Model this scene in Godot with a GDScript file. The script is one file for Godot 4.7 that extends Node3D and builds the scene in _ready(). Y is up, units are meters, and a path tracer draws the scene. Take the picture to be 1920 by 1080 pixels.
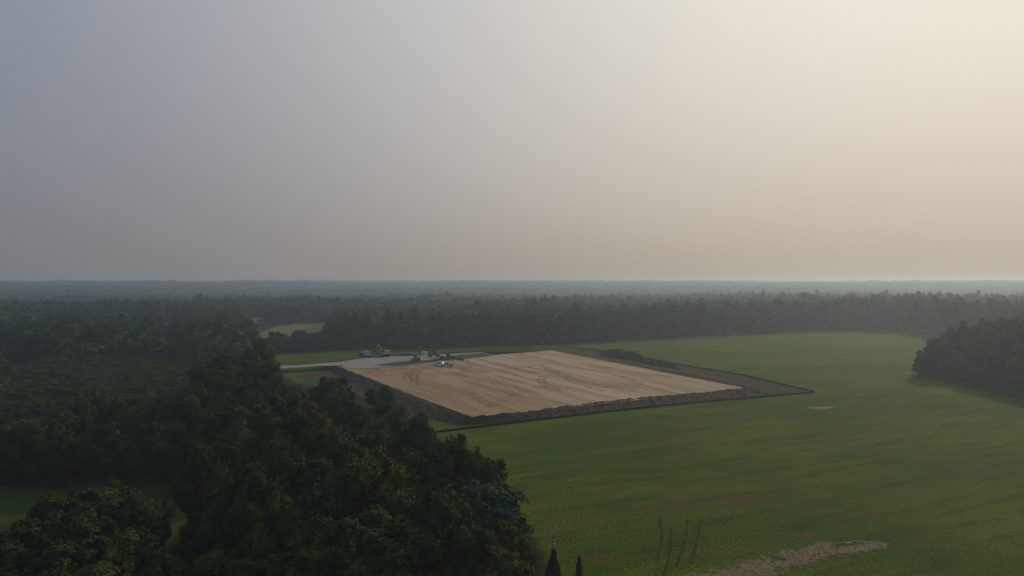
extends Node3D
# Aerial view of a cleared building site in a green field, woods all round, smoky evening air.

const F := 1371.0          # focal length in photograph pixels (1920 x 1080)
const CAM_H := 36.0        # height of the drone
var pitch := atan(13.0 / F)
var rng := RandomNumberGenerator.new()
var nz := FastNoiseLite.new()
var nf := FastNoiseLite.new()
var taken := {}
var M := {}
var KIT := {}
var tree_count := 0

# ------------------------------------------------------------------ mesh collector
class MB:
	var v := PackedVector3Array()
	var n := PackedVector3Array()
	var c := PackedColorArray()
	var ix := PackedInt32Array()
	var col := Color(1, 1, 1)
	func tri(a: Vector3, b: Vector3, d: Vector3) -> void:
		var k := v.size()
		var m := (d - a).cross(b - a).normalized()
		v.append(a); v.append(b); v.append(d)
		for q in 3:
			n.append(m); c.append(col); ix.append(k + q)
	func quad(a: Vector3, b: Vector3, d: Vector3, e: Vector3) -> void:
		var k := v.size()
		var m := (d - a).cross(b - a).normalized()
		v.append(a); v.append(b); v.append(d); v.append(e)
		for q in 4:
			n.append(m); c.append(col)
		for q in [0, 1, 2, 0, 2, 3]: ix.append(k + q)
	func leaf(a: Vector3, b: Vector3, d: Vector3, e: Vector3, m: Vector3) -> void:
		var k := v.size()
		v.append(a); v.append(b); v.append(d); v.append(e)
		for q in 4:
			n.append(m); c.append(col)
		ix.append(k); ix.append(k + 1); ix.append(k + 2); ix.append(k); ix.append(k + 2); ix.append(k + 3)
	# box given by centre and size, turned about y; top drawn in by `taper`
	func box(o: Vector3, s: Vector3, taper := 0.0, tilt := Basis.IDENTITY) -> void:
		var h := s * 0.5
		var p := []
		for y in [-1, 1]:
			var t := 1.0 - (taper if y > 0 else 0.0)
			for q in [[-1, -1], [1, -1], [1, 1], [-1, 1]]:
				p.append(o + tilt * Vector3(q[0] * h.x * t, y * h.y, q[1] * h.z * t))
		quad(p[4], p[5], p[6], p[7]); quad(p[3], p[2], p[1], p[0])
		for q in 4:
			var r := (q + 1) % 4
			quad(p[q], p[r], p[r + 4], p[q + 4])
	# side profile (x, y points, running round) pushed out across z from z0 to z1, edges drawn in a little
	func profile(pts: Array, z0: float, z1: float, soft := 0.04) -> void:
		var mid := Vector2.ZERO
		for q in pts: mid += q
		mid /= pts.size()
		var rings := []
		for w in [[z0, 1.0 - soft], [z0 + absf(z1 - z0) * 0.05, 1.0], [z1 - absf(z1 - z0) * 0.05, 1.0], [z1, 1.0 - soft]]:
			var ring := []
			for q in pts:
				var r: Vector2 = mid + (q - mid) * w[1]
				ring.append(Vector3(r.x, r.y, w[0]))
			rings.append(ring)
		for k in 3:
			for q in pts.size():
				var r := (q + 1) % pts.size()
				quad(rings[k][q], rings[k][r], rings[k + 1][r], rings[k + 1][q])
		for e in [0, 3]:
			var m := Vector3(mid.x, mid.y, rings[e][0].z)
			for q in pts.size(): tri(m, rings[e][q], rings[e][(q + 1) % pts.size()])
	func tube(a: Vector3, b: Vector3, ra: float, rb: float, sides := 8, caps := true) -> void:
		var d := (b - a).normalized()
		var u := d.cross(Vector3.UP if absf(d.y) < 0.9 else Vector3.RIGHT).normalized()
		var w := d.cross(u)
		var k := v.size()
		for q in sides + 1:
			var t := TAU * q / sides
			var r := u * cos(t) + w * sin(t)
			v.append(a + r * ra); v.append(b + r * rb)
			n.append(r); n.append(r); c.append(col); c.append(col)
		for q in sides:
			for m in [0, 1, 3, 0, 3, 2]: ix.append(k + q * 2 + m)
		if caps:
			for q in sides:
				var t0 := TAU * q / sides
				var t1 := TAU * (q + 1) / sides
				tri(b, b + (u * cos(t0) + w * sin(t0)) * rb, b + (u * cos(t1) + w * sin(t1)) * rb)
				tri(a, a + (u * cos(t1) + w * sin(t1)) * ra, a + (u * cos(t0) + w * sin(t0)) * ra)
	func mesh(mat: Material) -> ArrayMesh:
		var a := []
		a.resize(Mesh.ARRAY_MAX)
		a[Mesh.ARRAY_VERTEX] = v; a[Mesh.ARRAY_NORMAL] = n; a[Mesh.ARRAY_COLOR] = c; a[Mesh.ARRAY_INDEX] = ix
		var m := ArrayMesh.new()
		m.add_surface_from_arrays(Mesh.PRIMITIVE_TRIANGLES, a)
		m.surface_set_material(0, mat)
		return m

# ------------------------------------------------------------------ naming and tagging
func numbered(s: String) -> String:
	if not taken.has(s):
		taken[s] = 0
		return s
	taken[s] += 1
	return "%s_%03d" % [s, taken[s]]

func tag(o: Node, label: String, category: String, group := "", kind := "") -> Node:
	if label: o.set_meta("label", label)
	if category: o.set_meta("category", category)
	if group: o.set_meta("group", group)
	if kind: o.set_meta("kind", kind)
	return o

func thing(called: String, label: String, category: String, at: Vector3, turn := 0.0, group := "") -> Node3D:
	var o := Node3D.new()
	o.name = numbered(called)
	add_child(o)
	o.position = at
	o.rotation.y = turn
	tag(o, label, category, group)
	return o

func put(called: String, mesh: Mesh, parent: Node) -> MeshInstance3D:
	var o := MeshInstance3D.new()
	o.mesh = mesh
	o.name = numbered(called) if parent == self else called
	parent.add_child(o, true)
	return o

func setting(called: String, mesh: Mesh, label: String, category: String) -> MeshInstance3D:
	return tag(put(called, mesh, self), label, category, "", "structure")

# ------------------------------------------------------------------ photograph pixel -> place on a level
func gp(px: float, py: float, y := 0.0) -> Vector3:
	var d := Vector3((px - 960.0) / F, (540.0 - py) / F, -1.0).rotated(Vector3.RIGHT, -pitch)
	var t := (y - CAM_H) / d.y
	return Vector3(d.x * t, y, d.z * t)

func gpoly(pts: Array, y := 0.0) -> PackedVector2Array:
	var out := PackedVector2Array()
	for p in pts:
		var q := gp(p[0], p[1], y)
		out.append(Vector2(q.x, q.z))
	return out

func within(x: float, z: float, poly: PackedVector2Array) -> bool:
	return Geometry2D.is_point_in_polygon(Vector2(x, z), poly)

func edge_distance(p: Vector2, line: PackedVector2Array) -> float:
	var best := 1e9
	for k in line.size() - 1:
		best = minf(best, p.distance_to(Geometry2D.get_closest_point_to_segment(p, line[k], line[k + 1])))
	return best

func relief(x: float, z: float) -> float:
	var d := Vector2(x, z).length()
	# a shallow valley behind the nearer woods, then a wooded rise that closes the view
	var swell := smoothstep(700.0, 1500.0, d) * nz.get_noise_2d(x * 0.09, z * 0.09) * 6.0
	return swell - 6.0 * smoothstep(620.0, 1200.0, d) + 24.5 * smoothstep(1300.0, 3100.0, d)

# ------------------------------------------------------------------ materials
func mat(called: String, color: Color, rough := 0.9, vertex := false, metal := 0.0) -> StandardMaterial3D:
	var m := StandardMaterial3D.new()
	m.resource_name = called
	m.albedo_color = color.linear_to_srgb()
	m.roughness = rough
	m.metallic = metal
	m.metallic_specular = 0.5 if rough < 0.6 else 0.12
	m.vertex_color_use_as_albedo = vertex
	m.cull_mode = BaseMaterial3D.CULL_DISABLED
	M[called] = m
	return m

func noise_tex(freq: float, lo: float, hi: float, sd: int, octaves := 5, size := 512) -> NoiseTexture2D:
	var n := FastNoiseLite.new()
	n.seed = sd
	n.noise_type = FastNoiseLite.TYPE_SIMPLEX_SMOOTH
	n.frequency = freq
	n.fractal_octaves = octaves
	n.fractal_gain = 0.62
	var t := NoiseTexture2D.new()
	t.noise = n
	t.width = size
	t.height = size
	t.seamless = true
	var r := Gradient.new()
	r.set_color(0, Color(lo, lo, lo)); r.set_color(1, Color(hi, hi, hi))
	t.color_ramp = r
	return t

func grain(m: StandardMaterial3D, tex: Texture2D, scale: float, bump: Texture2D = null, depth := 0.0) -> void:
	m.albedo_texture = tex
	m.uv1_triplanar = true
	m.uv1_world_triplanar = true
	m.uv1_scale = Vector3.ONE * scale
	if bump:
		m.heightmap_enabled = true
		m.heightmap_texture = bump
		m.heightmap_scale = depth

# ------------------------------------------------------------------ sky
func make_sky(sun: Vector3) -> Image:
	var w := 1024
	var h := 512
	var im := Image.create(w, h, false, Image.FORMAT_RGBAF)
	var a := Vector3(0.128, 0.192, 0.309)
	var b := Vector3(0.877, 0.767, 0.554)
	var c := Vector3(0.021, -0.035, -0.139)
	var d := Vector3(-0.495, -0.503, -0.418)
	for j in h:
		var el := PI * (0.5 - (j + 0.5) / h)
		var k := exp(-maxf(el, 0.0) / 0.25)
		for i in w:
			var az := TAU * (i + 0.5) / w
			var dir := Vector3(sin(az) * cos(el), sin(el), -cos(az) * cos(el))
			var g := exp(-pow(acos(clampf(dir.dot(sun), -1, 1)) / 0.92, 2.1))
			var l := a + b * g + c * k + d * g * k
			im.set_pixel(i, j, Color(maxf(l.x, 0.02), maxf(l.y, 0.02), maxf(l.z, 0.02)))
	return im

# ------------------------------------------------------------------ plants
func leaf_at(mb: MB, p: Vector3, out: Vector3, s: float, long := 1.5, mixn := 0.55) -> void:
	var f := (out + Vector3(rng.randf_range(-1, 1), rng.randf_range(-1, 1), rng.randf_range(-1, 1)) * 0.9).normalized()
	var u := f.cross(Vector3(rng.randf_range(-1, 1), rng.randf_range(-1, 1), rng.randf_range(-1, 1))).normalized()
	var w := f.cross(u)
	var a := s * rng.randf_range(0.7, 1.25)
	mb.leaf(p - u * a * long * 0.5, p + w * a * 0.5 + f * a * 0.12, p + u * a * long * 0.5, p - w * a * 0.5 + f * a * 0.12, (f * (1.0 - mixn) + out * mixn).normalized())

func tone(base: Color, spread: float) -> Color:
	var k := 1.0 + rng.randf_range(-spread, spread)
	var warm := rng.randf_range(-spread, spread) * 0.35
	return Color(base.r * k * (1.0 + warm), base.g * k, base.b * k * (1.0 - warm))

# a crown in metres for a tree of height h and radius r: several lobes at different heights, clumps on the lobes,
# twigs on the clumps and leaves along the twigs; style: round, shoots, layered, pine
func make_crown(style: String, h: float, r: float, leaves: int, size: float, base: Color, low := 0.18, clumps := 46) -> ArrayMesh:
	var mb := MB.new()
	var spots := []
	var lobes := []
	var n := 9
	for k in n:
		var t := k / float(n - 1)
		var a := k * 2.4 + rng.randf_range(-0.5, 0.5)
		var lr := r * rng.randf_range(0.34, 0.5)
		var away := r * (0.56 if t < 0.7 else 0.42) * rng.randf_range(0.75, 1.15) * (0.25 if k == n - 1 else 1.0)
		var y := lerpf(h * low + lr * 0.5, h - lr * 0.9, pow(t, 0.58)) + rng.randf_range(-0.05, 0.05) * h
		if k == n - 1: y = h - lr * 0.95
		if style == "pine":
			away = r * (1.0 - t) * 0.55
			lr = r * lerpf(0.5, 0.28, t)
		lobes.append([Vector3(cos(a) * away, minf(y, h - lr * 0.8), sin(a) * away), lr, tone(base, 0.16)])
	for k in clumps:
		var l = lobes[k % n]
		var d := Vector3(rng.randfn(), rng.randfn() * 0.9 + 0.25, rng.randfn()).normalized()
		var c0: Vector3 = l[0]
		if d.dot(Vector3(c0.x, 0.0, c0.z)) < 0.0 and rng.randf() < 0.6: d = Vector3(-d.x, d.y, -d.z)
		var lr: float = l[1]
		var p := c0 + d * lr * rng.randf_range(0.62, 0.95)
		spots.append([p, lr * rng.randf_range(0.32, 0.6), tone(l[2], 0.22), (d + Vector3.UP * 0.3).normalized()])
	var tw := []
	for k in 64: tw.append(Vector3(rng.randfn(), rng.randfn(), rng.randfn()).normalized())
	for k in leaves:
		var si := rng.randi() % spots.size()
		var s = spots[si]
		mb.col = tone(s[2], 0.16)
		var p0: Vector3 = s[0]
		var out: Vector3 = s[3]
		var rad: float = s[1]
		var d: Vector3 = tw[(si * 13 + rng.randi() % 11) % 64]
		if d.dot(out) < -0.25: d = -d
		d = (d + out * 0.55).normalized()
		var t := pow(rng.randf(), 0.55)
		var jit := Vector3(rng.randfn(), rng.randfn(), rng.randfn()) * rad * 0.12
		if style == "shoots":
			d = (d * 0.6 + Vector3.UP * 0.95).normalized()
			leaf_at(mb, p0 + d * rad * t * 1.75 + jit * (1.2 - t), (d * 0.4 + out * 0.6 + jit.normalized() * 0.5).normalized(), size, 1.6, 0.25)
		elif style == "layered":
			d = Vector3(d.x, d.y * 0.25, d.z).normalized()
			var q := p0 + d * rad * 1.7 * t + jit * 0.6
			q.y -= t * t * rad * 0.4
			leaf_at(mb, q, (Vector3.UP + out * 0.4).normalized(), size, 2.2, 0.35)
		else:
			leaf_at(mb, p0 + d * rad * t * 1.15 + jit, (d * 0.5 + out).normalized(), size, 1.5, 0.25)
	# leaves inside the lobes
	for k in leaves / 3:
		var l = lobes[k % n]
		mb.col = tone(base, 0.3)
		var lr: float = l[1]
		var d := Vector3(rng.randfn(), rng.randfn(), rng.randfn()).normalized() * pow(rng.randf(), 0.5) * lr * 0.8
		leaf_at(mb, l[0] + d, d.normalized(), size * (2.0 if size < 0.5 else 1.3))
	return mb.mesh(M.leaf)

func make_trunk(h: float, r: float, limbs: int) -> ArrayMesh:
	var mb := MB.new()
	mb.col = Color(0.075, 0.062, 0.05)
	var p := Vector3.ZERO
	var rad := h * 0.017 + 0.03
	mb.tube(Vector3(0, -0.3, 0), Vector3(0, 0.5, 0), rad * 1.6, rad, 8, false)
	p = Vector3(0, 0.5, 0)
	for k in 5:
		var q := Vector3(rng.randf_range(-0.05, 0.05) * r, h * (0.16 + 0.15 * k), rng.randf_range(-0.05, 0.05) * r)
		mb.tube(p, q, rad * (1.0 - k * 0.17), rad * (0.83 - k * 0.17), 7, false)
		p = q
	for k in limbs:
		var a := k * 2.4 + rng.randf() * 0.6
		var y := h * rng.randf_range(0.25, 0.62)
		var e := Vector3(cos(a) * r * 0.62, y + h * rng.randf_range(0.12, 0.24), sin(a) * r * 0.62)
		var m := Vector3(cos(a) * r * 0.3, y + h * 0.05, sin(a) * r * 0.3)
		mb.tube(Vector3(0, y, 0), m, rad * 0.45, rad * 0.3, 5, false)
		mb.tube(m, e, rad * 0.3, rad * 0.08, 5, false)
	return mb.mesh(M.bark)

func add_kit(called: String, style: String, h: float, r: float, leaves: int, size: float, base: Color, low := 0.18, clumps := 46, limbs := 9) -> void:
	KIT[called] = {"h": h, "r": r, "crown": make_crown(style, h, r, leaves, size, base, low, clumps), "trunk": make_trunk(h, r, limbs)}

func plant(kit: String, at: Vector3, h: float, r: float, called: String, label: String, category: String, group := "") -> Node3D:
	var k = KIT[kit]
	var o := thing(called, label, category, at, rng.randf() * TAU, group)
	o.scale = Vector3(r / k.r, h / k.h, r / k.r)
	put("trunk", k.trunk, o)
	put("crown", k.crown, o)
	tree_count += 1
	return o

# a tree whose top stands at pixel (px, top) if it is h metres tall
func tree_px(kit: String, px: float, top: float, h: float, r: float, called: String, label: String, group := "", category := "tree") -> Vector3:
	var p := gp(px, top, h)
	p.y = 0.0
	plant(kit, p, h, r, called, label, category, group)
	return p

func look(kit: String) -> String:
	return "olive" if kit.ends_with("olive") else "green" if kit.ends_with("full") else "dark"

func scatter(called: String, mesh: Mesh, places: Array, parent: Node, colors := PackedColorArray()) -> void:
	var mm := MultiMesh.new()
	mm.transform_format = MultiMesh.TRANSFORM_3D
	mm.use_colors = colors.size() > 0
	mm.mesh = mesh
	mm.instance_count = places.size()
	for k in places.size():
		mm.set_instance_transform(k, places[k])
		if colors.size() > 0: mm.set_instance_color(k, colors[k])
	var o := MultiMeshInstance3D.new()
	o.multimesh = mm
	o.name = called
	parent.add_child(o, true)
	o.set_meta("kind", "stuff")

# ------------------------------------------------------------------ ground colours (base colours of grass and soil, linear)
var ruts := []
var dead_spots := []
var track_line := PackedVector2Array()
func field_color(x: float, z: float) -> Color:
	var a := nz.get_noise_2d(x * 1.6 + 70.0, z * 1.6) * 0.5 + 0.5
	var d := nf.get_noise_2d(x * 1.3, z * 1.3) * 0.5 + 0.5
	# swathes left by the mower, running along the near fence
	var al := x * 0.88 - z * 0.476
	var ac := x * 0.476 + z * 0.88 + 4.0 * nz.get_noise_2d(x * 0.5, z * 0.5)
	var sw := 0.6 * nf.get_noise_2d(al * 0.35, ac * 4.2) + 0.7 * nf.get_noise_2d(al * 0.8 + 90.0, ac * 9.0)
	var sw2 := nf.get_noise_2d(al * 0.2 + 400.0, ac * 1.5)
	var c := Color(0.060, 0.132, 0.009).lerp(Color(0.118, 0.172, 0.010), smoothstep(0.28, 0.72, a) * 0.9)
	c = c.lerp(Color(0.034, 0.082, 0.009), smoothstep(0.02, 0.35, sw) * 0.8)
	c = c.lerp(Color(0.140, 0.178, 0.016), smoothstep(0.08, 0.4, -sw2) * 0.35)
	c = c.lerp(Color(0.095, 0.122, 0.018), smoothstep(0.5, 0.7, d) * 0.45)
	# dead, reddish grass in the few loose patches that the photograph shows
	var r := nz.get_noise_2d(x * 3.2 + 900.0, z * 7.0 - 50.0) + nf.get_noise_2d(x * 4.0, z * 6.0) * 0.5
	var dead := 0.0
	for q in dead_spots: dead = maxf(dead, 1.0 - Vector2((x - q[0]) / 1.8, z - q[1]).length() / q[2])
	if dead > 0.0: c = c.lerp(Color(0.150, 0.098, 0.040), smoothstep(-0.25, 0.5, r + dead - 0.5) * 0.6)
	return c

func sheet(x0: float, x1: float, z0: float, z1: float, step: float, color: Callable, height: Callable, m: Material) -> ArrayMesh:
	var nx := int((x1 - x0) / step) + 1
	var ny := int((z1 - z0) / step) + 1
	var v := PackedVector3Array()
	var n := PackedVector3Array()
	var c := PackedColorArray()
	var ix := PackedInt32Array()
	for j in ny:
		for i in nx:
			var x := x0 + (x1 - x0) * i / (nx - 1.0)
			var z := z0 + (z1 - z0) * j / (ny - 1.0)
			v.append(Vector3(x, height.call(x, z), z))
			n.append(Vector3.UP)
			c.append(color.call(x, z))
	for j in ny - 1:
		for i in nx - 1:
			var k := j * nx + i
			ix.append(k); ix.append(k + 1); ix.append(k + nx + 1); ix.append(k); ix.append(k + nx + 1); ix.append(k + nx)
	var a := []
	a.resize(Mesh.ARRAY_MAX)
	a[Mesh.ARRAY_VERTEX] = v; a[Mesh.ARRAY_NORMAL] = n; a[Mesh.ARRAY_COLOR] = c; a[Mesh.ARRAY_INDEX] = ix
	var st := SurfaceTool.new()
	var am := ArrayMesh.new()
	am.add_surface_from_arrays(Mesh.PRIMITIVE_TRIANGLES, a)
	st.create_from(am, 0)
	st.generate_normals()
	var out := st.commit()
	out.surface_set_material(0, m)
	return out

# ragged-edged patch of bare ground following a line of [x, z, half width] points
func patch(line: Array, y: float, step: float, base: Color, m: Material, rough := 0.6, loose := false) -> ArrayMesh:
	var lo := Vector2(1e9, 1e9)
	var hi := -lo
	for p in line:
		lo = lo.min(Vector2(p[0] - p[2] * 1.6, p[1] - p[2] * 1.6))
		hi = hi.max(Vector2(p[0] + p[2] * 1.6, p[1] + p[2] * 1.6))
	var mb := MB.new()
	var x := lo.x
	while x < hi.x:
		var z := lo.y
		while z < hi.y:
			if patch_cover(line, x + step * 0.5, z + step * 0.5, rough) > 0.0:
				var g := nf.get_noise_2d(x * 7.0 + 31.0, z * 7.0)
				mb.col = tone(base * (1.0 + 0.3 * g), 0.16)
				if loose and rng.randf() < 0.16: mb.col = tone(Color(0.065, 0.085, 0.022), 0.3)
				mb.quad(Vector3(x, y, z), Vector3(x + step, y, z), Vector3(x + step, y, z + step), Vector3(x, y, z + step))
			z += step
		x += step
	return mb.mesh(m)

func patch_cover(line: Array, x: float, z: float, rough := 0.6) -> float:
	var best := -1.0
	var p := Vector2(x, z)
	for k in line.size() - 1:
		var a := Vector2(line[k][0], line[k][1])
		var b := Vector2(line[k + 1][0], line[k + 1][1])
		var q := Geometry2D.get_closest_point_to_segment(p, a, b)
		var t := a.distance_to(q) / maxf(a.distance_to(b), 0.01)
		best = maxf(best, 1.0 - p.distance_to(q) / lerpf(line[k][2], line[k + 1][2], t))
	if best < -0.5: return -1.0
	return best + nf.get_noise_2d(x * 9.0, z * 9.0) * rough + nz.get_noise_2d(x * 14.0, z * 14.0) * rough * 0.8

func px_line(pts: Array) -> Array:
	var out := []
	for p in pts:
		var q := gp(p[0], p[1])
		out.append([q.x, q.z, p[2]])
	return out

# ================================================================== build
func _ready() -> void:
	rng.seed = 20240611
	nz.seed = 5; nz.noise_type = FastNoiseLite.TYPE_SIMPLEX_SMOOTH; nz.frequency = 0.012; nz.fractal_octaves = 4
	nf.seed = 11; nf.noise_type = FastNoiseLite.TYPE_SIMPLEX_SMOOTH; nf.frequency = 0.06; nf.fractal_octaves = 4

	# camera
	var cam := Camera3D.new()
	cam.name = "camera"
	add_child(cam)
	cam.position = Vector3(0, CAM_H, 0)
	cam.rotation.x = -pitch
	cam.fov = rad_to_deg(2.0 * atan(540.0 / F))
	cam.near = 0.5
	cam.far = 40000.0
	cam.current = true
	# sky
	var sun_az := deg_to_rad(39.0)
	var sun_el := deg_to_rad(23.0)
	var sun_dir := Vector3(sin(sun_az) * cos(sun_el), sin(sun_el), -cos(sun_az) * cos(sun_el))
	var env := Environment.new()
	env.background_mode = Environment.BG_SKY
	var sm := PanoramaSkyMaterial.new()
	sm.panorama = ImageTexture.create_from_image(make_sky(sun_dir))
	env.sky = Sky.new()
	env.sky.sky_material = sm
	env.tonemap_mode = Environment.TONE_MAPPER_LINEAR
	env.tonemap_exposure = 1.0
	env.sdfgi_enabled = true
	env.ssao_enabled = true
	env.ssil_enabled = true
	# smoke haze: scatters forward, so it glows towards the sun
	env.volumetric_fog_enabled = true
	env.volumetric_fog_density = 0.00040
	env.volumetric_fog_albedo = Color(0.77, 0.88, 1.0)
	env.volumetric_fog_anisotropy = 0.5
	var we := WorldEnvironment.new()
	we.name = "environment"
	we.environment = env
	add_child(we)
	# sun, veiled by smoke
	var sun := DirectionalLight3D.new()
	sun.name = "sun"
	add_child(sun)
	sun.look_at_from_position(Vector3.ZERO, -sun_dir, Vector3.UP)
	sun.light_color = Color(1.0, 0.87, 0.66)
	sun.light_energy = 0.8
	sun.light_angular_distance = 2.5
	sun.shadow_enabled = true

	make_materials()
	build_ground()
	build_site()
	build_plants()
	build_machines()
	build_small()
	print("trees as things: ", tree_count)

func make_materials() -> void:
	var fine := noise_tex(0.03, 0.55, 1.0, 3)
	var clods := noise_tex(0.02, 0.0, 1.0, 7)
	mat("leaf", Color(1, 1, 1), 0.75, true)
	M.leaf.backlight = Color(0.32, 0.34, 0.12)
	mat("bark", Color(1, 1, 1), 0.95, true)
	mat("grass_ground", Color(1, 1, 1), 0.95, true)
	grain(M.grass_ground, fine, 0.13, clods, 20.0)
	mat("blade", Color(1, 1, 1), 0.8, true)
	M.blade.backlight = Color(0.3, 0.34, 0.1)
	mat("sand", Color(1, 1, 1), 0.95, true)
	grain(M.sand, noise_tex(0.02, 0.78, 1.0, 21), 0.1, clods, 8.0)
	mat("soil", Color(1, 1, 1), 0.97, true)
	grain(M.soil, noise_tex(0.03, 0.5, 1.0, 31), 0.22, clods, 30.0)
	mat("gravel", Color(1, 1, 1), 0.95, true)
	grain(M.gravel, noise_tex(0.08, 0.6, 1.0, 41, 3), 0.25, clods, 5.0)
	mat("fabric", Color(0.012, 0.013, 0.014), 0.7)
	mat("stake", Color(0.16, 0.12, 0.08), 0.9)
	mat("yellow", Color(0.40, 0.27, 0.05), 0.6)
	mat("rust_red", Color(0.13, 0.058, 0.05), 0.7)
	mat("machine_dark", Color(0.03, 0.03, 0.032), 0.7)
	mat("steel", Color(0.28, 0.30, 0.33), 0.5, false, 0.4)
	mat("deep_blue", Color(0.05, 0.075, 0.11), 0.5)
	mat("white_paint", Color(0.75, 0.75, 0.74), 0.35)
	mat("silver_paint", Color(0.42, 0.43, 0.45), 0.3, false, 0.5)
	mat("tyre", Color(0.015, 0.015, 0.015), 0.9)
	mat("glass_dark", Color(0.012, 0.015, 0.018), 0.12)
	mat("pipe_green", Color(0.04, 0.11, 0.085), 0.5)
	mat("house_wall", Color(0.36, 0.35, 0.33), 0.85)
	mat("house_roof", Color(0.16, 0.16, 0.17), 0.85)
	mat("pole_wood", Color(0.17, 0.15, 0.13), 0.9)
	mat("ceramic", Color(0.26, 0.27, 0.28), 0.6)
	mat("orange", Color(0.6, 0.16, 0.03), 0.6)

var pad_top := PackedVector2Array()
var soil_out := PackedVector2Array()
var fence_line := PackedVector2Array()
var wood_poly := PackedVector2Array()
var meadow := PackedVector2Array()
var clearing := PackedVector2Array()
var scrub_poly := PackedVector2Array()
var hay_poly := PackedVector2Array()
var gravel_trail := []
const PAD_Y := 1.7

func build_ground() -> void:
	# where things lie, read off the photograph on the level ground
	meadow = gpoly([[500, 664], [640, 657], [800, 652], [1050, 645], [1300, 631], [1460, 623], [1600, 618], [1700, 622], [1780, 632], [2100, 650]])
	meadow.append_array(PackedVector2Array([Vector2(172, -300), Vector2(172, -20), Vector2(6, -20), Vector2(4, -98)]))
	meadow.append_array(gpoly([[985, 985], [905, 880], [818, 818], [740, 770], [660, 730], [560, 720], [508, 690]]))
	wood_poly = PackedVector2Array([Vector2(154, -283), Vector2(152, -250), Vector2(148, -120), Vector2(330, -120), Vector2(330, -340), Vector2(205, -335), Vector2(165, -305)])
	clearing = gpoly([[-60, 915], [120, 897], [330, 872], [420, 860], [430, 900], [340, 985], [300, 1075], [-60, 1075]])
	scrub_poly = gpoly([[-60, 700], [150, 690], [330, 688], [400, 705], [395, 735], [200, 770], [-60, 790]])
	hay_poly = gpoly([[470, 634], [512, 614], [560, 607], [625, 604], [640, 622], [600, 634]])
	gravel_trail = px_line([[1250, 1098, 0.9], [1330, 1083, 1.5], [1400, 1070, 1.9], [1470, 1052, 2.3], [1540, 1036, 1.6], [1590, 1030, 1.3], [1650, 1020, 1.0], [1600, 1016, 0.7], [1555, 1020, 0.8], [1500, 1038, 1.2]])
	for r in [[[1312, 976], [1309, 1005], [1303, 1030], [1295, 1056]], [[1289, 976], [1286, 1005], [1278, 1032], [1267, 1062]], [[1236, 970], [1241, 1000], [1240, 1025], [1230, 1058]], [[1258, 990], [1257, 1030], [1251, 1060], [1243, 1085]]]:
		var line := []
		for q in r.size(): line.append([r[q][0], r[q][1], 0.17])
		ruts.append(px_line(line))

	dead_spots = px_line([[1070, 985, 5.0], [1215, 955, 5.0], [1400, 935, 8.0], [1130, 1055, 4.0], [1345, 1050, 2.5], [1405, 1028, 2.0], [1500, 1003, 3.0], [1570, 985, 3.0], [1640, 968, 4.0], [1780, 888, 8.0]])
	# far land to the horizon
	var far_color := func(x, z): return tone(Color(0.035, 0.055, 0.018), 0.1)
	var far_height := func(x, z): return relief(x, z) - 0.6
	setting("terrain", sheet(-3400, 3400, -4000, 600, 120, far_color, far_height, M.grass_ground), "dark wooded lowland running out to the hazy horizon", "terrain")
	# the meadow and the ground under the nearer woods
	var flat := func(x, z): return 0.0
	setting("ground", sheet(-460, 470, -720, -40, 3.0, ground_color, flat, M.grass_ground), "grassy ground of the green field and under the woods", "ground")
	var lift := func(x, z): return 0.02
	setting("meadow", sheet(-140, 170, -345, -58, 1.0, ground_color, lift, M.grass_ground), "mown green meadow in front of and beside the site", "meadow")

	# pale hay field seen between the trees
	var mb := MB.new()
	var mid := Vector2.ZERO
	for p in hay_poly: mid += p / hay_poly.size()
	for k in hay_poly.size():
		var a := hay_poly[k]
		var b := hay_poly[(k + 1) % hay_poly.size()]
		for s in 12:
			mb.col = tone(Color(0.21, 0.215, 0.055), 0.16)
			var t0 := s / 12.0
			var t1 := (s + 1) / 12.0
			var q := [mid.lerp(a, t0), mid.lerp(a, t1), mid.lerp(b, t1), mid.lerp(b, t0)]
			mb.quad(Vector3(q[0].x, 0.08, q[0].y), Vector3(q[1].x, 0.08, q[1].y), Vector3(q[2].x, 0.08, q[2].y), Vector3(q[3].x, 0.08, q[3].y))
	setting("hay_field", mb.mesh(M.grass_ground), "pale yellow hay field in a gap of the woods", "field")

	setting("gravel_track", patch(gravel_trail, 0.055, 0.25, Color(0.205, 0.175, 0.118), M.gravel, 1.7, true), "worn stony track fading out in the grass", "track")
	for r in ruts:
		tag(put("tyre_rut", patch(r, 0.045, 0.12, Color(0.058, 0.090, 0.012), M.soil, 0.9), self), "dark tyre rut pressed into the grass", "rut", "parallel tyre ruts in the field", "structure")
	var bare := px_line([[1522, 765, 1.2], [1538, 765, 1.6], [1556, 764, 1.0]])
	setting("bare_patch", patch(bare, 0.05, 0.3, Color(0.30, 0.27, 0.2), M.gravel, 0.4), "small pale bare patch in the open grass", "bare patch")

func ground_color(x: float, z: float) -> Color:
	if within(x, z, clearing):
		var q := nz.get_noise_2d(x * 4.0, z * 6.0)
		return Color(0.060, 0.105, 0.018).lerp(Color(0.13, 0.10, 0.055), smoothstep(0.05, 0.35, q))
	if within(x, z, scrub_poly):
		return tone(Color(0.065, 0.085, 0.022), 0.2)
	if within(x, z, meadow):
		return field_color(x, z)
	return Color(0.030, 0.036, 0.016)

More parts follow.
